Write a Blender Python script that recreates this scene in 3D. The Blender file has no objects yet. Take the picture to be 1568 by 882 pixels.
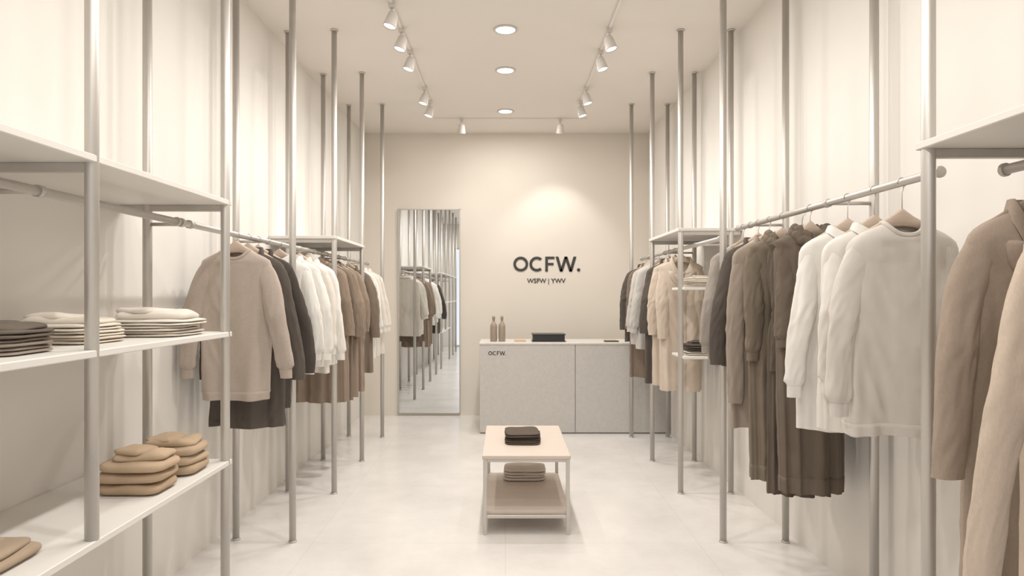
import bpy, math, random
from mathutils import Vector, Matrix, noise
random.seed(7)
sc = bpy.context.scene
H = 3.6; WL = -1.83; WR = 1.83; YB = 8.33; YF = -2.6
pi = math.pi

# ---------------------------------------------------------------- materials
def srgb(r, g, b):
    f = lambda c: (c/255/12.92) if c/255 <= .04045 else ((c/255+.055)/1.055)**2.4
    return (f(r), f(g), f(b), 1)

def mat(name, col, rough=.6, metal=0, nscale=8, nvar=.06, bump=0, bscale=200, stretch=(1, 1, 1), emis=None, estr=0, sheen=0, spec=.5):
    m = bpy.data.materials.new(name); m.use_nodes = True
    nt = m.node_tree; b = nt.nodes['Principled BSDF']
    b.inputs['Roughness'].default_value = rough
    b.inputs['Metallic'].default_value = metal
    b.inputs['Specular IOR Level'].default_value = spec
    if sheen:
        b.inputs['Sheen Weight'].default_value = sheen
    tc = nt.nodes.new('ShaderNodeTexCoord'); mp = nt.nodes.new('ShaderNodeMapping')
    mp.inputs['Scale'].default_value = stretch
    nt.links.new(tc.outputs['Object'], mp.inputs['Vector'])
    n = nt.nodes.new('ShaderNodeTexNoise'); n.inputs['Scale'].default_value = nscale; n.inputs['Detail'].default_value = 4
    nt.links.new(mp.outputs[0], n.inputs['Vector'])
    r = nt.nodes.new('ShaderNodeValToRGB')
    lo = tuple(c*(1-nvar) for c in col[:3])+(1,); hi = tuple(min(1, c*(1+nvar)) for c in col[:3])+(1,)
    r.color_ramp.elements[0].position = .3; r.color_ramp.elements[1].position = .7
    r.color_ramp.elements[0].color = lo; r.color_ramp.elements[1].color = hi
    nt.links.new(n.outputs['Fac'], r.inputs[0]); nt.links.new(r.outputs[0], b.inputs['Base Color'])
    if bump:
        n2 = nt.nodes.new('ShaderNodeTexNoise'); n2.inputs['Scale'].default_value = bscale; n2.inputs['Detail'].default_value = 3
        nt.links.new(mp.outputs[0], n2.inputs['Vector'])
        bp = nt.nodes.new('ShaderNodeBump'); bp.inputs['Strength'].default_value = bump; bp.inputs['Distance'].default_value = .004
        nt.links.new(n2.outputs['Fac'], bp.inputs['Height']); nt.links.new(bp.outputs[0], b.inputs['Normal'])
    if emis:
        b.inputs['Emission Color'].default_value = emis; b.inputs['Emission Strength'].default_value = estr
    return m

M_wall = mat('wall_plaster', srgb(233, 228, 221), .85, nscale=1.5, nvar=.015, bump=.05, bscale=60, spec=.2)
M_back = mat('back_wall_plaster', srgb(220, 212, 200), .85, nscale=1.5, nvar=.02, bump=.05, bscale=60, spec=.2)
M_ceil = mat('ceiling_paint', srgb(232, 225, 217), .9, nscale=1, nvar=.01, spec=.2)
M_steel = mat('satin_steel', srgb(196, 192, 186), .48, .8, nscale=30, nvar=.03, stretch=(1, 1, .1))
M_shelf = mat('shelf_lacquer', srgb(222, 218, 211), .5, nscale=3, nvar=.02)
M_frame = mat('frame_cream_metal', srgb(196, 190, 182), .4, .2, nscale=5, nvar=.02)
M_top = mat('table_top_beige', srgb(202, 187, 174), .5, nscale=4, nvar=.03, stretch=(1, 8, 1))
M_counter = mat('counter_stone', srgb(192, 188, 182), .55, nscale=35, nvar=.05, bump=.05, bscale=80)
M_ctop = mat('counter_top_stone', srgb(212, 207, 199), .4, nscale=20, nvar=.03)
M_black = mat('black_lacquer', srgb(26, 24, 22), .4, nscale=10, nvar=.1)
M_sign = mat('sign_charcoal', srgb(38, 34, 31), .5, nscale=10, nvar=.1)
M_wood = mat('hanger_beech', srgb(192, 172, 154), .5, nscale=20, nvar=.08, stretch=(1, 6, 6))
M_woodd = mat('hanger_taupe', srgb(136, 117, 102), .5, nscale=20, nvar=.08, stretch=(1, 6, 6))
M_white = mat('fixture_white', srgb(206, 201, 195), .4, nscale=5, nvar=.02)
M_glow = mat('lamp_glow', srgb(255, 250, 240), .5, nvar=0, emis=(1, .96, .9, 1), estr=7)
M_bottle = mat('bottle_taupe', srgb(150, 135, 119), .4, nscale=6, nvar=.05)
M_tan = mat('tan_card', srgb(202, 175, 138), .6, nscale=6, nvar=.05)

def mirror_mat():
    m = bpy.data.materials.new('mirror_glass'); m.use_nodes = True
    b = m.node_tree.nodes['Principled BSDF']
    b.inputs['Base Color'].default_value = (.80, .83, .85, 1); b.inputs['Metallic'].default_value = 1; b.inputs['Roughness'].default_value = .015
    return m
M_mirror = mirror_mat()

def floor_mat():
    m = bpy.data.materials.new('floor_pale_stone'); m.use_nodes = True
    nt = m.node_tree; b = nt.nodes['Principled BSDF']
    tc = nt.nodes.new('ShaderNodeTexCoord')
    n = nt.nodes.new('ShaderNodeTexNoise'); n.inputs['Scale'].default_value = 2.2; n.inputs['Detail'].default_value = 8; n.inputs['Roughness'].default_value = .65
    nt.links.new(tc.outputs['Object'], n.inputs['Vector'])
    r = nt.nodes.new('ShaderNodeValToRGB')
    r.color_ramp.elements[0].position = .3; r.color_ramp.elements[1].position = .7
    r.color_ramp.elements[0].color = srgb(210, 206, 201); r.color_ramp.elements[1].color = srgb(229, 225, 220)
    nt.links.new(n.outputs['Fac'], r.inputs[0])
    br = nt.nodes.new('ShaderNodeTexBrick'); br.offset = 0
    br.inputs['Scale'].default_value = 1; br.inputs['Brick Width'].default_value = 1.2; br.inputs['Row Height'].default_value = 1.2
    br.inputs['Mortar Size'].default_value = .003
    br.inputs['Color1'].default_value = (1, 1, 1, 1); br.inputs['Color2'].default_value = (.975, .975, .975, 1); br.inputs['Mortar'].default_value = (.90, .89, .88, 1)
    nt.links.new(tc.outputs['Object'], br.inputs['Vector'])
    mx = nt.nodes.new('ShaderNodeMix'); mx.data_type = 'RGBA'; mx.blend_type = 'MULTIPLY'; mx.inputs[0].default_value = 1
    nt.links.new(r.outputs[0], mx.inputs[6]); nt.links.new(br.outputs[0], mx.inputs[7]); nt.links.new(mx.outputs[2], b.inputs['Base Color'])
    b.inputs['Roughness'].default_value = .22; b.inputs['Specular IOR Level'].default_value = .5
    return m
M_floor = floor_mat()

fab_cache = {}
def fabric(rgb, knit=False):
    k = (rgb, knit)
    if k not in fab_cache:
        nm = ('knit_%d_%d_%d' if knit else 'fabric_%d_%d_%d') % rgb
        fab_cache[k] = mat(nm, srgb(*rgb), .9, nscale=160 if knit else 25, nvar=.05 if knit else .03, bump=.2 if knit else .08, bscale=350 if knit else 400, stretch=(1, 1, .5), sheen=.03, spec=.15)
    return fab_cache[k]

# ---------------------------------------------------------------- mesh builder
class MB:
    def __init__(s): s.v = []; s.f = []; s.m = []; s.mats = []; s.flat = []
    def mi(s, m):
        if m not in s.mats: s.mats.append(m)
        return s.mats.index(m)
    def face(s, idx, m, flat=False):
        s.f.append(idx); s.m.append(s.mi(m)); s.flat.append(flat)
    def loft(s, rings, m, closed=True, cap0=False, cap1=False, flat=False):
        base = len(s.v); n = len(rings[0])
        for r in rings: s.v += [tuple(p) for p in r]
        for i in range(len(rings)-1):
            for j in range(n if closed else n-1):
                a = base+i*n+j; b = base+i*n+(j+1) % n
                s.face((a, b, b+n, a+n), m, flat)
        if cap0: s.face(tuple(base+j for j in range(n))[::-1], m, True)
        if cap1: s.face(tuple(base+(len(rings)-1)*n+j for j in range(n)), m, True)
    def box(s, x0, x1, y0, y1, z0, z1, m, bev=0.0):
        b = bev
        if b <= 0:
            r = [[(x0, y0, z), (x1, y0, z), (x1, y1, z), (x0, y1, z)] for z in (z0, z1)]
        else:
            def rr(e, z):
                X0, X1, Y0, Y1 = x0+e, x1-e, y0+e, y1-e; c = max(b-e, b*.3)
                return [(X0+c, Y0, z), (X1-c, Y0, z), (X1, Y0+c, z), (X1, Y1-c, z), (X1-c, Y1, z), (X0+c, Y1, z), (X0, Y1-c, z), (X0, Y0+c, z)]
            r = [rr(b, z0), rr(0, z0+b), rr(0, z1-b), rr(b, z1)]
        s.loft(r, m, True, True, True, True)
    def tube(s, pts, rad, m, seg=16, caps=True, flat=False):
        pts = [Vector(p) for p in pts]
        if not isinstance(rad, (list, tuple)): rad = [rad]*len(pts)
        rings = []; up = None
        for i, p in enumerate(pts):
            t = (pts[min(i+1, len(pts)-1)]-pts[max(i-1, 0)])
            if t.length < 1e-9: t = Vector((0, 0, 1))
            t.normalize()
            if up is None:
                up = Vector((0, 1, 0)) if abs(t.y) < .9 else Vector((1, 0, 0))
            a = t.cross(up).normalized(); bb = a.cross(t).normalized(); up = bb
            rings.append([p+(a*math.cos(2*pi*j/seg)+bb*math.sin(2*pi*j/seg))*rad[i] for j in range(seg)])
        s.loft(rings, m, True, caps, caps, flat)
    def revolve(s, prof, c, m, seg=32, rot=None):
        rings = []
        for r, z in prof:
            ring = []
            for j in range(seg):
                p = Vector((r*math.cos(2*pi*j/seg), r*math.sin(2*pi*j/seg), z))
                if rot is not None: p = rot @ p
                ring.append(p+Vector(c))
            rings.append(ring)
        s.loft(rings, m, True, True, True)
    def obj(s, name, parent=None):
        me = bpy.data.meshes.new(name); me.from_pydata(s.v, [], s.f); me.update()
        for m in s.mats: me.materials.append(m)
        me.polygons.foreach_set('material_index', s.m)
        me.polygons.foreach_set('use_smooth', [not f for f in s.flat])
        o = bpy.data.objects.new(name, me); sc.collection.objects.link(o)
        if parent: o.parent = parent
        c = sum((Vector(v) for v in o.bound_box), Vector())/8
        me.transform(Matrix.Translation(-c)); o.location = c
        import bmesh
        bm = bmesh.new(); bm.from_mesh(me); bmesh.ops.recalc_face_normals(bm, faces=bm.faces); bm.to_mesh(me); bm.free()
        return o

# ---------------------------------------------------------------- room
def boxobj(name, *a, **k):
    b = MB(); b.box(*a, **k); return b.obj(name)
boxobj('floor', WL-.1, WR+.1, YF-.1, YB+.1, -.1, 0, M_floor)
boxobj('ceiling', WL-.1, WR+.1, YF-.1, YB+.1, H, H+.1, M_ceil)
boxobj('wall_left', WL-.1, WL, YF, YB, 0, H, M_wall)
boxobj('wall_right', WR, WR+.1, YF, YB, 0, H, M_wall)
boxobj('wall_back', WL-.1, WR+.1, YB, YB+.1, 0, H, M_back)
b = MB()
b.box(WL, -1.5, YF-.1, YF, 0, H, M_wall); b.box(1.5, WR, YF-.1, YF, 0, H, M_wall); b.box(-1.5, 1.5, YF-.1, YF, 2.9, H, M_wall)
b.obj('wall_front')
b = MB()
for x in (-1.48, -.5, .5, 1.48): b.box(x-.02, x+.02, YF-.07, YF-.03, 0, 2.9, M_steel)
for z in (.02, 2.88): b.box(-1.5, 1.5, YF-.07, YF-.03, z-.02, z+.02, M_steel)
b.obj('window_1')

# ---------------------------------------------------------------- poles, rails, shelves
XFL, XBL, XFR, XBR = -1.33, -1.70, 1.36, 1.75
KY = [-.9, .1, 1.1, 2.1, 3.1, 4.08, 5.07, 6.05, 7.05]
R = .021
def pole(x, y, z0=0.0, z1=H):
    b = MB(); b.tube([(x, y, z0), (x, y, z1)], R, M_steel, 24)
    if z0 == 0: b.revolve([(.026, 0), (.026, .008), (.022, .010)], (x, y, z0), M_steel)
    b.revolve([(.022, -.012), (.031, -.008), (.031, 0)], (x, y, z1), M_steel)
    b.obj('steel_pole')
for i, y in enumerate(KY):
    pole(XFL, y, .76 if i == 3 else 0.0)
    pole(XBL, y+(.04 if i >= 5 else 0))
    if i != 4: pole(XFR, y)
    pole(XBR, y)

def rail(x, y0, y1, z, xb, ys):
    b = MB(); b.tube([(x, y0, z), (x, y1, z)], .0155, M_steel, 20)
    for yy in (y0, y1): b.revolve([(.018, -.008), (.021, -.004), (.021, .004), (.018, .008)], (x, yy, z), M_steel, 20, Matrix.Rotation(pi/2, 3, 'X'))
    sg = 1 if xb > 0 else -1
    for y in ys:
        b.tube([(x, y, z), (xb-sg*R, y, z)], .009, M_steel, 12)
        b.revolve([(.02, -.012), (.02, .012)], (x, y, z), M_steel, 20, Matrix.Rotation(pi/2, 3, 'X'))
    b.obj('clothes_rail')
RL, ZL = -1.50, 1.88
rail(RL, -1.0, 2.98, ZL, XBL, [-.9, .1, 1.1, 2.1])
rail(RL, 3.02, 7.1, ZL, XBL, [3.1, 4.12, 5.11, 6.09, 7.09])
RR = 1.53
rail(RR, 2.3, 4.3, 1.98, XBR, [3.1, 4.08])
rail(RR, -1.0, 2.0, 1.93, XBR, [-.9, .1, 1.1])
rail(1.48, 4.5, 7.1, 1.93, XBR, [5.07, 6.05, 7.05])

def shelf(x0, x1, y0, y1, ztop, th=.024, bars=(), bx=None):
    b = MB(); b.box(x0, x1, y0, y1, ztop-th, ztop, M_shelf, .003)
    for y in bars: b.box(bx[0], bx[1], y-.012, y+.012, ztop-th-.03, ztop-th, M_steel, .002)
    b.obj('display_shelf')
shelf(WL+.003, -1.31, -.95, 3.13, 1.995, bars=(1.1, 2.1, 3.1), bx=(WL+.003, -1.33))
shelf(WL+.003, -1.31, -.95, 3.13, 1.37)
shelf(WL+.003, -1.31, 1.0, 3.13, .76)
shelf(WL+.003, -1.31, 5.04, 6.08, 2.0, bars=(5.07, 6.05), bx=(WL+.003, -1.33))
shelf(1.335, WR-.003, 5.04, 6.08, 2.06, bars=(5.07, 6.05), bx=(1.36, WR-.003))
shelf(1.335, WR-.003, -.95, 2.13, 2.04, bars=(.1, 1.1, 2.1), bx=(1.36, WR-.003))
shelf(1.365, WR-.003, 4.99, 5.36, 1.60, th=.02)
shelf(1.365, WR-.003, 4.99, 5.36, 1.07, th=.02)

# ---------------------------------------------------------------- garments
def hanger(b, x, y, zr, zapex, m, half=.19):
    rr = .0155+.0024
    pts = [(x+rr*math.cos(math.radians(a)), y, zr+rr*math.sin(math.radians(a))) for a in range(200, -71, -18)]
    pts += [(x+.004, y, zr-rr-.012), (x, y, zr-rr-.022), (x, y, zapex-.01)]
    b.tube(pts, .0022, M_steel, 8)
    rings = []
    for k in range(25):
        u = -1+2*k/24; px = x+u*half; au = abs(u)
        zc = zapex-.012-.085*au**1.15
        hh = .017*(1-au)+.011+.010*max(0, 1-au*4); th = .0075+.004*au
        rings.append([(px, y+th*math.cos(t*pi/4), zc+hh*math.sin(t*pi/4)) for t in range(8)])
    b.loft(rings, m, True, True, True)

def garment(name, x, y, zr, zhem, col, kind='sweater', sw=.215, hw=None, sl=.56, flare=.06, flare_out=None, drop=.10, seed=0, knit=False, trim=None, hm=None, pleat=0, yaw=0, thin=1.0):
    """Hanging garment. kind: sweater, shirt, coat, dress, hoodie"""
    b = MB(); F = fabric(col, knit); T = fabric(trim, knit) if trim else F
    hm = hm or M_wood
    zn = zr-drop; hanger(b, x, y, zr, zn+.035, hm, sw-.035)
    L = zn-zhem; hw = hw or sw+.01
    N = 96
    dip = {'sweater': .05, 'shirt': .03, 'coat': .12, 'dress': .07, 'hoodie': .05}[kind]
    top = [(0, .078, .042), (.008, .098, .045), (.02, .125, .047), (.036, .158, .047), (.054, .186, .045), (.072, sw-.012, .043), (.095, sw-.002, .042), (.13, sw, .042)]
    n2 = 44
    prof = list(top)
    for i in range(1, n2+1):
        t = i/n2
        w = sw+(hw-sw)*t
        if kind == 'dress': w -= .03*math.exp(-((t*L-.28)/.1)**2)
        if kind == 'sweater' and t > .95: w -= .006
        prof.append((.13+(L-.13)*t, w, (.042+.020*t)*thin))
    wts = [1, .93, .8, .6, .38, .2, .08, 0]
    sv = Vector((seed*3.17, seed*1.31, seed*.77))
    cy, sy = math.cos(yaw), math.sin(yaw)
    def tr(u, v, dz):
        return (x+u*cy-v*sy, y+u*sy+v*cy, zn-dz)
    soft = .85 if knit else 1.3
    def ridge(p): return (.35-abs(noise.noise(p)))
    def surf(th, i, off=0):
        dz, a, bb = prof[i]
        c, s_ = math.cos(th), math.sin(th)
        e = .8
        u = a*math.copysign(abs(c)**e, c); v = bb*math.copysign(abs(s_)**e, s_)
        t = min(1, max(0, (dz-.1)/max(.2, L-.1)))
        fr = max(0, -s_)**2.0
        w = wts[i] if i < 8 else 0
        dzz = dz+dip*w*fr
        amp = (.003+.014*t)*soft
        kf = 5 if not pleat else pleat
        ph = seed*1.7+noise.noise(Vector((0, 0, dz*1.5))+sv)*1.2
        f = math.sin(kf*th+ph)*amp*(1.1 if not pleat else .85)
        f += math.sin(kf*2.3*th-ph*1.4)*amp*.35
        q = Vector((u*10, v*5+10*(s_ > 0), dz*1.8))+sv
        f += noise.noise(q)*.018*min(1, .2+t*1.3)*soft
        # drag creases running down from the shoulders toward the middle
        sg = math.copysign(1, u)
        q2 = Vector((u*15+dz*7*sg, 6*(s_ > 0), dz*3.0-u*sg*3))+sv
        f += ridge(q2)*.018*min(1, dz/.12)*soft
        if i < 5: f *= .25
        v += (f+off)*s_; u += (f*.3+off)*c
        return tr(u, v, dzz)
    rings = [[surf(2*pi*j/N, i) for j in range(N)] for i in range(len(prof))]
    hemr = [(p[0], p[1], p[2]+.004*math.sin(j*.2+seed)) for j, p in enumerate(rings[-1])]
    rings[-1] = hemr
    inner = [(x+(p[0]-x)*.96, y+(p[1]-y)*.9, p[2]+.03) for p in hemr]
    b.loft(rings, F)
    b.loft([hemr, inner], F)
    if kind in ('sweater', 'hoodie'):
        k0 = len(prof)-4
        b.loft([[surf(2*pi*j/N, k0, -.002) for j in range(N)], [surf(2*pi*j/N, k0, .0015) for j in range(N)], [surf(2*pi*j/N, k0+1, .002) for j in range(N)], [surf(2*pi*j/N, k0+2, .0015) for j in range(N)], [surf(2*pi*j/N, k0+3, .001) for j in range(N)]], T)
    nk = rings[0]
    if kind in ('sweater', 'dress'):
        for dz, r in ((0, .0065), (-.006, .006)):
            ring = [(x+(p[0]-x)*(1.0+dz*4), p[1], p[2]-dz*.8+.002) for p in nk]
            b.tube(ring+[ring[0], ring[1]], r, T, 8, False)
    elif kind in ('shirt', 'coat'):
        jf = int(N*.75); seq = [(jf+2+k) % N for k in range(N-3)]
        A = [nk[j] for j in seq]
        n = len(A); hgt = .03 if kind == 'shirt' else .035; fall = .045 if kind == 'shirt' else .07
        r1, r2, r3, r4 = [], [], [], []
        for k, p in enumerate(A):
            q = abs(k/(n-1)*2-1)
            up = hgt*(1-.45*q**3)
            r1.append(p)
            r2.append((x+(p[0]-x)*.97, y+(p[1]-y)*.97, p[2]+up))
            r3.append((x+(p[0]-x)*1.06, y+(p[1]-y)*1.15, p[2]+up-.002))
            out = 1.22+.25*q**2
            r4.append((x+(p[0]-x)*out, y+(p[1]-y)*1.35-.008*q, p[2]+up-fall*(.75+.5*q**4)))
        b.loft([r1, r2, r3, r4], T, closed=False)
        jp = 3*pi/2
        rows = []
        for i in range(1, len(prof)):
            l = surf(jp-.11, i, .001); l2 = surf(jp-.10, i, .0035); r_ = surf(jp+.10, i, .0035); rr2 = surf(jp+.11, i, .001)
            rows.append([l, l2, r_, rr2])
        b.loft(rows, T, closed=False)
        for i in range(6, len(prof)-2, 6):
            p = surf(jp, i, .005); b.revolve([(.001, -.002), (.005, -.0015), (.006, 0), (.005, .0015), (.001, .002)], p, M_wood if kind == 'shirt' else M_sign, 12, Matrix.Rotation(pi/2, 3, 'X'))
        if kind == 'coat':
            for sd in (-1, 1):
                o = []
                for i in range(1, 15):
                    t = (i-1)/13; thi = jp+sd*.10; tho = jp+sd*(.12+.42*math.sin(min(1, t*1.35)*pi)**.8*(1 if t < .74 else 0)+.001)
                    o.append([surf(thi, i, .004), surf((thi+tho)/2, i, .008), surf(tho, i, .006), surf(tho+sd*.005, i, .001)])
                b.loft(o, T, closed=False)
    elif kind == 'hoodie':
        for q, (rad, ex, up) in enumerate(((.024, 1.12, .0), (.020, 1.0, .028))):
            pts = []; rads = []
            for j in range(0, N+2, 2):
                p = nk[j % N]; s_ = math.sin(2*pi*j/N)
                pts.append((x+(p[0]-x)*ex, y+(p[1]-y)*ex*1.1, p[2]+up-.01+.008*math.sin(j*.75+seed)))
                rads.append(rad*(1+.3*max(0, -s_)+.18*math.sin(j*1.1+seed)))
            b.tube(pts, rads, T, 12, False)
    if kind in ('dress',):
        iw = min(range(len(prof)), key=lambda i: abs(prof[i][0]-.36))
        b.loft([[surf(2*pi*j/N, iw, o) for j in range(N)] if k == 0 else [tuple(Vector(surf(2*pi*j/N, iw, o))-Vector((0, 0, dz))) for j in range(N)] for k, (o, dz) in enumerate(((-.004, 0), (.007, 0), (.008, .018), (.007, .035), (-.004, .035)))], T)
    if sl > 0:
        for sd in (-1, 1):
            fo = flare if (sd*x < 0) else (flare_out if flare_out is not None else min(flare, .04))
            n = 48; rings = []; NN = 40
            cuffed = kind in ('shirt', 'sweater', 'hoodie')
            slim = .9 if kind == 'shirt' else .94
            for i in range(n+1):
                t = i/n
                ux = sw-.068+(.053+fo)*(1-(1-t)**2.0) + .008*math.sin(t*5+seed+sd)*min(1, t*4)
                dz = .066+(sl+.009)*t
                vy = -.004-.034*min(1, t*2.2)**1.5+.008*math.sin(t*4+seed*2+sd)*min(1, t*3)
                slope = (.053+fo)*2.0*(1-t)/sl
                ra = (.064*(1-t)+.045*t)*slim; rb = (.034*(1-t)+.025*t)*thin*slim
                g = min(1, t/.2); g = math.sqrt(max(0, 1-(1-g)**2))
                ra *= .42+.58*g; rb *= .35+.65*g
                if cuffed:
                    if t > .9: ra *= .80; rb *= .92
                    elif t > .76:
                        ra *= 1+.07*(t-.76)/.14; rb *= 1+.10*(t-.76)/.14
                tx = Vector((1, 0, slope)).normalized()
                ring = []
                for j in range(NN):
                    a = 2*pi*j/NN
                    q = Vector((math.cos(a)*1.1+sd*5, math.sin(a)*1.1, t*2.6))+sv
                    f = 1+noise.noise(q)*.22*g+.06*math.sin(3*a+t*4+seed)*g
                    ga = (.4+.65*math.exp(-((t-.5)/.14)**2)+.6*math.exp(-((t-.86)/.08)**2))*g*(.25 if t > .9 and cuffed else 1)
                    q3 = Vector((math.cos(a)*1.3, math.sin(a)*1.3+3*sd, t*9+math.cos(a)*1.2*sd))+sv
                    f += ridge(q3)*.5*ga*(.7 if knit else 1)
                    cu = ra*(1+(f-1)*.6)*math.cos(a); cv = rb*f*math.sin(a)
                    ring.append(tr(sd*(ux+cu*tx.x), vy+cv, dz-cu*tx.z))
                rings.append(ring)
            end = rings[-1]; ec = sum((Vector(p) for p in end), Vector())/NN
            inn = [tuple(ec+(Vector(p)-ec)*.85+Vector((0, 0, .02))) for p in end]
            b.loft(rings, F, True, True, False); b.loft([end, inn], F, True, False, True)
            if cuffed:
                k = int(n*.9)+1
                cr = rings[k]; cc = sum((Vector(p) for p in cr), Vector())/NN
                lst = [tuple(cc+(Vector(p)-cc)*1.02) for p in cr]
                b.tube(lst+[lst[0], lst[1]], .002, T, 6, False)
    return b.obj(name)

TAUPE = (172, 158, 146); CHAR = (82, 75, 69); CHAR2 = (68, 62, 57); WHITE = (224, 220, 213); CREAM = (216, 208, 197)
BROWN = (136, 119, 103); BROWN2 = (116, 101, 88); LGREY = (190, 185, 178); BEIGE = (200, 184, 167); OLIVE = (113, 101, 87)
# left rack
garment('hanging_sweater', RL, 3.64, ZL, .965, TAUPE, 'sweater', sw=.205, hw=.185, sl=.63, flare=.095, flare_out=.07, drop=.09, seed=1, knit=True)
garment('hanging_coat', RL, 3.81, ZL, .78, CHAR, 'coat', sl=.66, hw=.215, flare=.09, flare_out=.03, drop=.09, seed=2, thin=.85)
garment('hanging_coat', RL, 3.96, ZL, .86, CHAR2, 'coat', sl=.64, hw=.2, flare=.11, flare_out=.0, drop=.09, seed=3, thin=.85)
garment('hanging_shirt', RL, 4.33, ZL, 1.02, WHITE, 'shirt', sl=.60, flare=.06, drop=.09, seed=4)
garment('hanging_shirt', RL, 4.54, ZL, 1.05, WHITE, 'shirt', sl=.62, flare=.07, drop=.09, seed=5)
garment('hanging_blouse', RL, 4.75, ZL, .98, CREAM, 'shirt', sl=.6, flare=.05, drop=.09, seed=6)
garment('hanging_shirt', RL, 4.94, ZL, 1.02, WHITE, 'shirt', sl=.66, flare=.06, drop=.09, seed=7)
garment('hanging_dress', RL, 5.28, ZL, .68, BROWN, 'dress', sl=.50, hw=.23, flare=.04, drop=.09, seed=8, pleat=11)
garment('hanging_dress', RL, 5.47, ZL, .66, BROWN2, 'dress', sl=.52, hw=.22, flare=.05, drop=.09, seed=9, pleat=9)
garment('hanging_coat', RL, 5.66, ZL, .66, BROWN, 'coat', sl=.55, hw=.23, flare=.05, drop=.09, seed=10)
garment('hanging_dress', RL, 5.86, ZL, .68, BROWN, 'dress', sl=.5, hw=.23, flare=.05, drop=.09, seed=11, pleat=10)
garment('hanging_coat', RL, 6.25, ZL, .8, BROWN2, 'coat', sl=.58, flare=.07, drop=.09, seed=12)
for i, y in enumerate((6.45, 6.65, 6.85)):
    garment('hanging_blouse', RL, y, ZL, .92, CREAM if i else WHITE, 'shirt', sl=.55, flare=.06, drop=.09, seed=13+i)
# right far rack
X2 = 1.48
garment('hanging_jacket', X2, 6.88, 1.93, 1.05, CHAR, 'coat', sl=.58, flare=.05, drop=.10, seed=20)
garment('hanging_coat', X2, 6.69, 1.93, .70, BROWN2, 'coat', sl=.56, flare=.02, drop=.10, seed=21, hw=.2)
garment('hanging_sweater', X2, 6.5, 1.93, 1.05, LGREY, 'sweater', sl=.58, flare=.04, drop=.10, seed=22)
garment('hanging_shirt', X2, 6.31, 1.93, 1.02, LGREY, 'shirt', sl=.58, flare=.04, drop=.10, seed=23)
garment('hanging_coat', X2, 5.88, 1.93, .75, CHAR, 'coat', sl=.56, flare=.03, drop=.10, seed=24)
garment('hanging_coat', X2, 5.69, 1.93, .76, BEIGE, 'coat', sl=.56, flare=.02, drop=.10, seed=25, sw=.2, hw=.19)
garment('hanging_coat', X2, 5.5, 1.93, .74, BEIGE, 'coat', sl=.58, flare=.0, drop=.10, seed=26, sw=.19, hw=.17)
# right near rack
garment('hanging_sweater', RR, 4.20, 1.98, 1.12, (152, 143, 134), 'sweater', sl=.6, flare=.04, flare_out=-.03, drop=.13, seed=30, knit=True)
garment('hanging_jacket', RR, 3.95, 1.98, 1.12, CHAR, 'coat', sl=.66, flare=.06, flare_out=.0, drop=.12, seed=31, thin=.9)
garment('hanging_coat', RR, 3.785, 1.98, .78, (150, 136, 123), 'coat', sl=.86, flare=.02, drop=.12, seed=32, thin=.85)
garment('hanging_hooded_dress', RR, 3.61, 1.98, .53, OLIVE, 'hoodie', sl=.6, hw=.175, sw=.2, flare=.0, flare_out=-.04, drop=.12, seed=33, pleat=8, thin=.85)
garment('hanging_dress', RR+.035, 3.445, 1.98, .50, (86, 76, 66), 'dress', sl=.64, sw=.18, hw=.18, flare=-.03, flare_out=-.04, drop=.12, seed=34, pleat=12, thin=.85)
garment('hanging_hooded_dress', RR, 3.28, 1.98, .56, (99, 88, 77), 'hoodie', sl=.5, sw=.18, hw=.15, flare=-.02, flare_out=-.04, drop=.12, seed=35, pleat=10, thin=.85)
garment('hanging_shirt', RR, 2.92, 1.98, .95, WHITE, 'shirt', sl=.66, flare=.05, flare_out=.02, drop=.15, seed=36, thin=.9)
garment('hanging_shirt', RR, 2.71, 1.98, .99, (220, 215, 207), 'shirt', sl=.6, flare=.0, flare_out=.03, drop=.16, seed=37, thin=.9)
garment('hanging_sweater', RR, 2.52, 1.98, 1.01, (206, 199, 190), 'sweater', sl=.66, flare=.07, flare_out=.03, drop=.16, seed=38, thin=.9)
garment('hanging_coat', RR, 1.87, 1.93, .45, (154, 138, 123), 'coat', sl=.68, flare=.10, flare_out=.02, drop=.14, seed=39, knit=True, hm=M_woodd, thin=.9)
garment('hanging_coat', RR, 1.65, 1.93, .40, (190, 173, 156), 'coat', sl=.88, flare=.15, flare_out=.02, drop=.16, seed=40, knit=True, hm=M_woodd, thin=.9)
garment('hanging_coat', RR, 1.38, 1.93, .5, (180, 164, 148), 'coat', sl=.7, flare=.05, flare_out=.02, drop=.14, seed=41, knit=True, hm=M_woodd)

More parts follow.
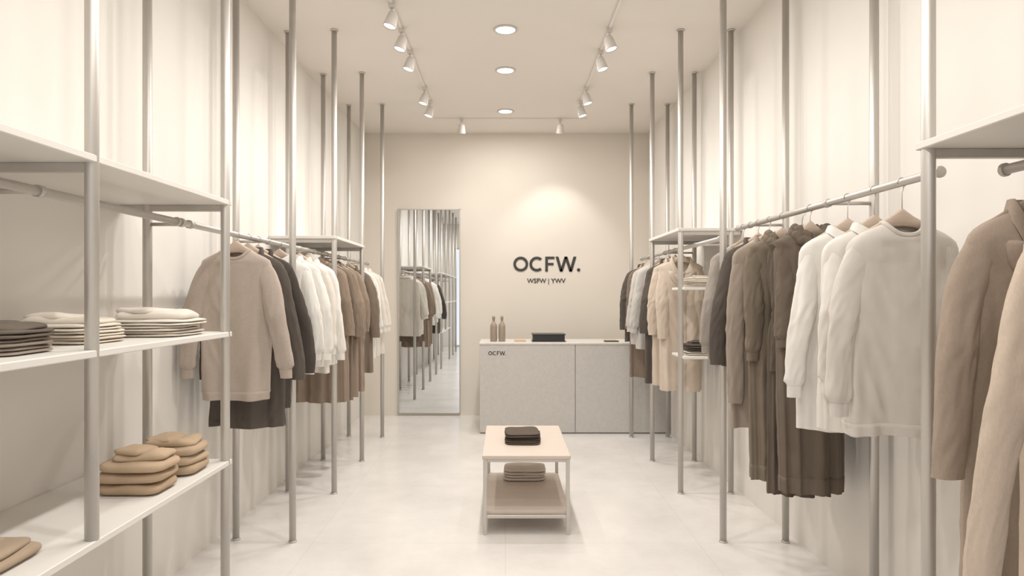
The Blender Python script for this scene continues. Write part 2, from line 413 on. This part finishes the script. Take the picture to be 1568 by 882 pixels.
# ---------------------------------------------------------------- folded stacks
def folded(name, x, y, z, w, d, cols, th=.03, seed=0, top_fold=1.0, fat=False):
    b = MB(); z0 = z+.001; rnd = random.Random(seed)
    sgn = lambda v, e: math.copysign(abs(v)**e, v)
    def slab(cx, cy, zb, a, bb, h, m, yaw, sd, sag=1.0):
        rings = []; NU, NV = 64, 14
        cyw, syw = math.cos(yaw), math.sin(yaw)
        for i in range(NV+1):
            v = -pi/2+pi*i/NV; ring = []
            for j in range(NU):
                u = 2*pi*j/NU
                px = a*sgn(math.cos(v), .35)*sgn(math.cos(u), .38); py = bb*sgn(math.cos(v), .35)*sgn(math.sin(u), .38)
                nz = noise.noise(Vector((px*9+sd, py*9, sd*2.1)))
                ed = max(abs(px)/a, abs(py)/bb)
                up = h*(1+.35*nz*sag)*(1-.12*ed**4*sag)
                pz = up*(.5+.5*sgn(math.sin(v), .75))
                k = 1+.025*noise.noise(Vector((math.cos(u)*2+sd, math.sin(u)*2, pz*20)))
                px *= k; py *= k
                ring.append((cx+px*cyw-py*syw, cy+px*syw+py*cyw, zb+max(0, pz)))
            rings.append(ring)
        b.loft(rings, m, True, True, True)
    for i, c in enumerate(cols):
        m = fabric(c); sdl = seed*7+i*2.3
        ox, oy = rnd.uniform(-.012, .012), rnd.uniform(-.012, .012); yw = rnd.uniform(-.08, .08); s = rnd.uniform(.93, 1)
        if fat:
            slab(x+ox, y+oy, z0, w/2*s, d/2*s, th*1.05, m, yw, sdl, .8)
        else:
            slab(x+ox, y+oy, z0, w/2*s, d/2*s, th*.55, m, yw, sdl)
            slab(x+ox+rnd.uniform(-.006, .006), y+oy+.004, z0+th*.45, w/2*s*.985, d/2*s*.98, th*.6, m, yw+.01, sdl+1)
        z0 += th*.93
    if top_fold:
        m = fabric(cols[-1])
        slab(x+w*.06, y+d*.02, z0-.004, w*.38, d*.38, th*.8*top_fold, m, .12, seed+9.1, 1.6)
        slab(x-w*.05, y-d*.02, z0-.004+th*.5*top_fold, w*.24, d*.30, th*.6*top_fold, m, -.25, seed+4.1, 1.8)
    return b.obj(name)
folded('folded_trousers_stack', -1.53, 1.94, 1.37, .28, .25, [(156, 143, 131), (146, 133, 121), (98, 88, 79)], .026, 1)
folded('folded_sweater_stack', -1.625, 2.40, 1.37, .34, .28, [(210, 198, 182), (218, 208, 193), (222, 213, 199)], .025, 2, 1.5)
folded('folded_sweater_stack', -1.53, 2.83, 1.37, .38, .32, [(214, 204, 190), (218, 209, 196), (224, 216, 204)], .025, 3, 2.1)
folded('folded_knitwear_stack', -1.475, 2.64, .76, .27, .21, [(172, 147, 120), (176, 151, 124), (182, 157, 130)], .046, 4, fat=True)
folded('folded_knitwear_stack', -1.49, 2.90, .76, .28, .21, [(172, 149, 122), (180, 157, 130), (176, 153, 126)], .044, 5, fat=True)
folded('folded_knitwear_stack', -1.54, 1.89, .76, .26, .26, [(168, 148, 126)], .036, 6, fat=True)
folded('folded_shirt_stack', 1.55, 5.17, 1.60, .26, .28, [(222, 212, 197)]*4, .020, 7)
folded('folded_trousers_stack', 1.54, 5.17, 1.07, .24, .28, [(204, 193, 178), (92, 83, 74), (76, 68, 61)], .030, 8)
folded('folded_trousers_stack', .125, 4.62, .512, .25, .30, [(84, 74, 66), (72, 63, 56), (80, 70, 62)], .026, 9, 0)
folded('folded_towel_stack', .14, 4.98, .15, .33, .24, [(208, 196, 183), (208, 196, 183)], .045, 10, 0)

# ---------------------------------------------------------------- display table
b = MB(); x0, x1, y0, y1 = -.15, .42, 4.19, 5.15; t = .024
b.box(x0, x1, y0, y1, .488, .512, M_top, .003)
for xx in (x0+.006, x1-.006-t):
    for yy in (y0+.006, y1-.006-t): b.box(xx, xx+t, yy, yy+t, 0, .488, M_frame, .002)
for z in (.488, .126):
    b.box(x0+.03, x1-.03, y0+.008, y0+.028, z-.02, z+.0, M_frame, .002); b.box(x0+.03, x1-.03, y1-.028, y1-.008, z-.02, z, M_frame, .002)
    b.box(x0+.008, x0+.028, y0+.03, y1-.03, z-.02, z, M_frame, .002); b.box(x1-.028, x1-.008, y0+.03, y1-.03, z-.02, z, M_frame, .002)
b.box(x0+.008, x1-.008, y0+.03, y1-.03, .126, .149, M_top, .002)
b.obj('display_table')

# ---------------------------------------------------------------- counter
ce = bpy.data.objects.new('reception_counter', None); sc.collection.objects.link(ce); ce.location = (.77, 7.54, 0)
def ch(o):
    o.parent = ce
    o.matrix_parent_inverse = Matrix.Translation(-Vector(ce.location)); return o
b = MB(); b.box(-.285, .772, 7.24, 7.275, .012, .985, M_counter, .002); ch(b.obj('front_panel_1'))
b = MB(); b.box(.777, 1.825, 7.24, 7.275, .012, .985, M_counter, .002); ch(b.obj('front_panel_2'))
b = MB(); b.box(-.285, -.255, 7.276, 7.84, .012, .985, M_counter, .002); b.box(-.25, 1.825, 7.277, 7.82, .0, .984, M_counter); ch(b.obj('body'))
b = MB(); b.box(-.292, 1.825, 7.233, 7.85, .986, 1.008, M_ctop, .003); ch(b.obj('counter_top'))

def letters(parent_b, X, Y, Z, h, m, thick=.008, glyphs='OCFW.'):
    """geometric sans letters on plane facing -Y; X,Z lower-left, cap height h"""
    s = h*.18; r = h/2
    def ext(poly):
        parent_b.loft([[(p[0], Y, p[1]) for p in poly], [(p[0], Y-thick, p[1]) for p in poly]], m, True, True, True, True)
    def arc(cx, cz, a0, a1, n=40):
        for k in range(n):
            A = math.radians(a0+(a1-a0)*k/n); B = math.radians(a0+(a1-a0)*(k+1)/n)
            ext([(cx+r*math.cos(A), cz+r*math.sin(A)), (cx+r*math.cos(B), cz+r*math.sin(B)), (cx+(r-s)*math.cos(B), cz+(r-s)*math.sin(B)), (cx+(r-s)*math.cos(A), cz+(r-s)*math.sin(A))])
    def bar(xa, za, xb, zb, w):
        ext([(xa-w/2, za), (xa+w/2, za), (xb+w/2, zb), (xb-w/2, zb)])
    x = X
    for g in glyphs:
        if g == 'O': arc(x+r, Z+r, 0, 360); x += h*1.08
        if g == 'C': arc(x+r, Z+r, 48, 312); x += h*1.06
        if g == 'F':
            ext([(x, Z), (x+s, Z), (x+s, Z+h), (x, Z+h)]); ext([(x+s, Z+h-s*.9), (x+h*.62, Z+h-s*.9), (x+h*.62, Z+h), (x+s, Z+h)]); ext([(x+s, Z+h*.42), (x+h*.56, Z+h*.42), (x+h*.56, Z+h*.42+s*.9), (x+s, Z+h*.42+s*.9)]); x += h*.70
        if g == 'W':
            w = h*1.38; q = [(0+s/2, 1), (.27*w, 0), (.5*w, 1), (.73*w, 0), (w-s/2, 1)]
            for k in range(4): bar(x+q[k][0], Z+q[k][1]*h, x+q[k+1][0], Z+q[k+1][1]*h, s*1.08)
            x += w+h*.05
        if g == '.': arc2 = [(x+s*.6+s*.62*math.cos(a*pi/8), Z+s*.62+s*.62*math.sin(a*pi/8)) for a in range(16)]; ext(arc2); x += s*1.3
    return x
se = bpy.data.objects.new('wall_sign', None); sc.collection.objects.link(se); se.location = (.52, YB, 1.9)
def txt(name, s, x, y, z, size, m, ex=.003, off=0):
    c = bpy.data.curves.new(name, 'FONT'); c.body = s; c.size = size; c.extrude = ex; c.align_x = 'CENTER'; c.offset = off
    o = bpy.data.objects.new(name, c); sc.collection.objects.link(o); c.materials.append(m)
    o.rotation_euler = (pi/2, 0, 0); o.location = (x, y, z); return o
b = MB(); letters(b, .10, YB-.001, 1.835, .19, M_sign); o = b.obj('large_lettering'); o.parent = se; o.matrix_parent_inverse = Matrix.Translation(-se.location)
o = txt('small_lettering', 'WSFW | YWV', .52, YB-.004, 1.69, .080, M_sign, off=.0012); o.parent = se; o.matrix_parent_inverse = Matrix.Translation(-se.location)
b = MB(); letters(b, -.19, 7.2395, .87, .044, M_sign, .002); ch(b.obj('counter_lettering'))

# counter items
def bottle(x, y):
    b = MB(); p = [(.001, 0), (.036, .001), (.039, .006), (.039, .17), (.036, .19), (.02, .215), (.014, .225), (.013, .25), (.017, .252), (.017, .285), (.014, .288), (.001, .288)]
    b.revolve(p, (x, y, 1.009), M_bottle, 32); b.obj('ceramic_bottle')
bottle(-.135, 7.45); bottle(-.04, 7.45)
b = MB(); b.box(.10, .23, 7.38, 7.47, 1.009, 1.022, M_tan, .002); b.box(.105, .225, 7.385, 7.465, 1.022, 1.032, M_tan, .002); b.obj('card_stack')
b = MB(); b.box(.30, .68, 7.36, 7.60, 1.009, 1.02, M_black, .002); b.box(.31, .67, 7.37, 7.59, 1.02, 1.09, M_black, .004); b.box(.30, .68, 7.36, 7.60, 1.085, 1.097, M_black, .002); b.obj('black_storage_box')
b = MB(); b.box(1.12, 1.28, 7.36, 7.46, 1.009, 1.02, M_sign, .002); b.box(1.13, 1.25, 7.37, 7.45, 1.02, 1.032, M_tan, .002); b.obj('card_tray')

# mirror
b = MB(); mx0, mx1, mz0, mz1 = -1.365, -.575, .03, 2.63; my = YB-.004; f = .012
b.box(mx0, mx1, my-.03, my, mz0-.0, mz0+f, M_steel, .002); b.box(mx0, mx1, my-.03, my, mz1-f, mz1, M_steel, .002)
b.box(mx0, mx0+f, my-.03, my, mz0, mz1, M_steel, .002); b.box(mx1-f, mx1, my-.03, my, mz0, mz1, M_steel, .002)
b.box(mx0+f*.5, mx1-f*.5, my-.018, my-.002, mz0+f*.5, mz1-f*.5, M_mirror)
b.obj('wall_mirror')

# ---------------------------------------------------------------- lights
LC = (1, .95, .893)
def lamp(kind, name, loc, power, aim=None, parent=None, **k):
    l = bpy.data.lights.new(name, kind); l.energy = power; l.color = LC
    for a, v in k.items(): setattr(l, a, v)
    o = bpy.data.objects.new(name, l); sc.collection.objects.link(o); o.location = loc
    if aim is not None: o.rotation_euler = (Vector(aim)-Vector(loc)).to_track_quat('-Z', 'Y').to_euler()
    if parent:
        o.parent = parent; o.matrix_parent_inverse = Matrix.Translation(-parent.location)
    return o
for y in (-1.4, .1, 1.6, 3.1, 4.1, 5.06, 5.98, 7.32):
    b = MB(); b.revolve([(.093, -.001), (.093, -.008), (.078, -.012), (.074, -.004)], (0, y, H), M_white)
    b.revolve([(.001, -.006), (.073, -.006), (.073, -.003)], (0, y, H), M_glow)
    o = b.obj('recessed_downlight')
    lamp('AREA', 'downlight_lamp', (0, y, H-.02), 22, (0, y, 0), o, shape='DISK', size=.14)
def track(name, x0, x1, y0, y1):
    b = MB(); b.box(x0, x1, y0, y1, H-.014, H, M_ceil, .002); b.obj(name)
TX = .80
track('ceiling_track', -TX-.010, -TX+.010, -1.5, 7.05)
track('ceiling_track', TX-.010, TX+.010, -1.5, 7.05)
track('ceiling_track', -.83, .96, 7.61, 7.635)
def spot(x, y, aim, power, ang=2.2, blend=1.0):
    b = MB(); b.box(x-.02, x+.02, y-.02, y+.02, H-.04, H-.012, M_white, .003)
    b.tube([(x, y, H-.04), (x, y, H-.085)], .007, M_white, 10)
    c = Vector((x, y, H-.12)); d = (Vector(aim)-c).normalized(); rot = (-d).to_track_quat('Z', 'Y').to_matrix()
    b.revolve([(.001, .05), (.028, .05), (.034, .042), (.046, -.04), (.048, -.055), (.044, -.058), (.040, -.048)], c, M_white, 28, rot)
    b.revolve([(.001, -.050), (.041, -.050), (.041, -.046)], c, M_glow, 28, rot)
    o = b.obj('track_spotlight')
    lamp('SPOT', 'spot_lamp', c+d*.075, power, aim, o, spot_size=ang, spot_blend=blend, shadow_soft_size=.05)
for y in (-1, .4, 1.6, 2.7, 3.7, 4.59, 5.02, 5.47, 6.45, 6.9):
    pw = 21 if y < 4.3 else 20
    spot(-TX, y, (-1.5, y-.2, .9), pw)
    if y != 4.59: spot(TX, y, (1.5, y-.2, .9), pw)
spot(-.51, 7.62, (-.62, YB, 1.2), 8, 1.5)
spot(.64, 7.62, (.62, YB, 1.4), 36, 1.4, .6)

w = bpy.data.worlds.new('world'); sc.world = w; w.use_nodes = True
w.node_tree.nodes['Background'].inputs[0].default_value = (.92, .95, 1, 1); w.node_tree.nodes['Background'].inputs[1].default_value = 1.25

# ---------------------------------------------------------------- camera
cam = bpy.data.cameras.new('camera'); co = bpy.data.objects.new('camera', cam); sc.collection.objects.link(co)
co.location = (0, 0, 1.55); co.rotation_euler = (pi/2, 0, 0)
cam.sensor_width = 36; cam.lens = 36*1000/1568; cam.shift_x = 10/1568; cam.shift_y = 9/1568; cam.clip_start = .05
sc.camera = co
sc.view_settings.view_transform = 'Standard'
sc.view_settings.exposure = -0.12
sc.view_settings.gamma = 1.13
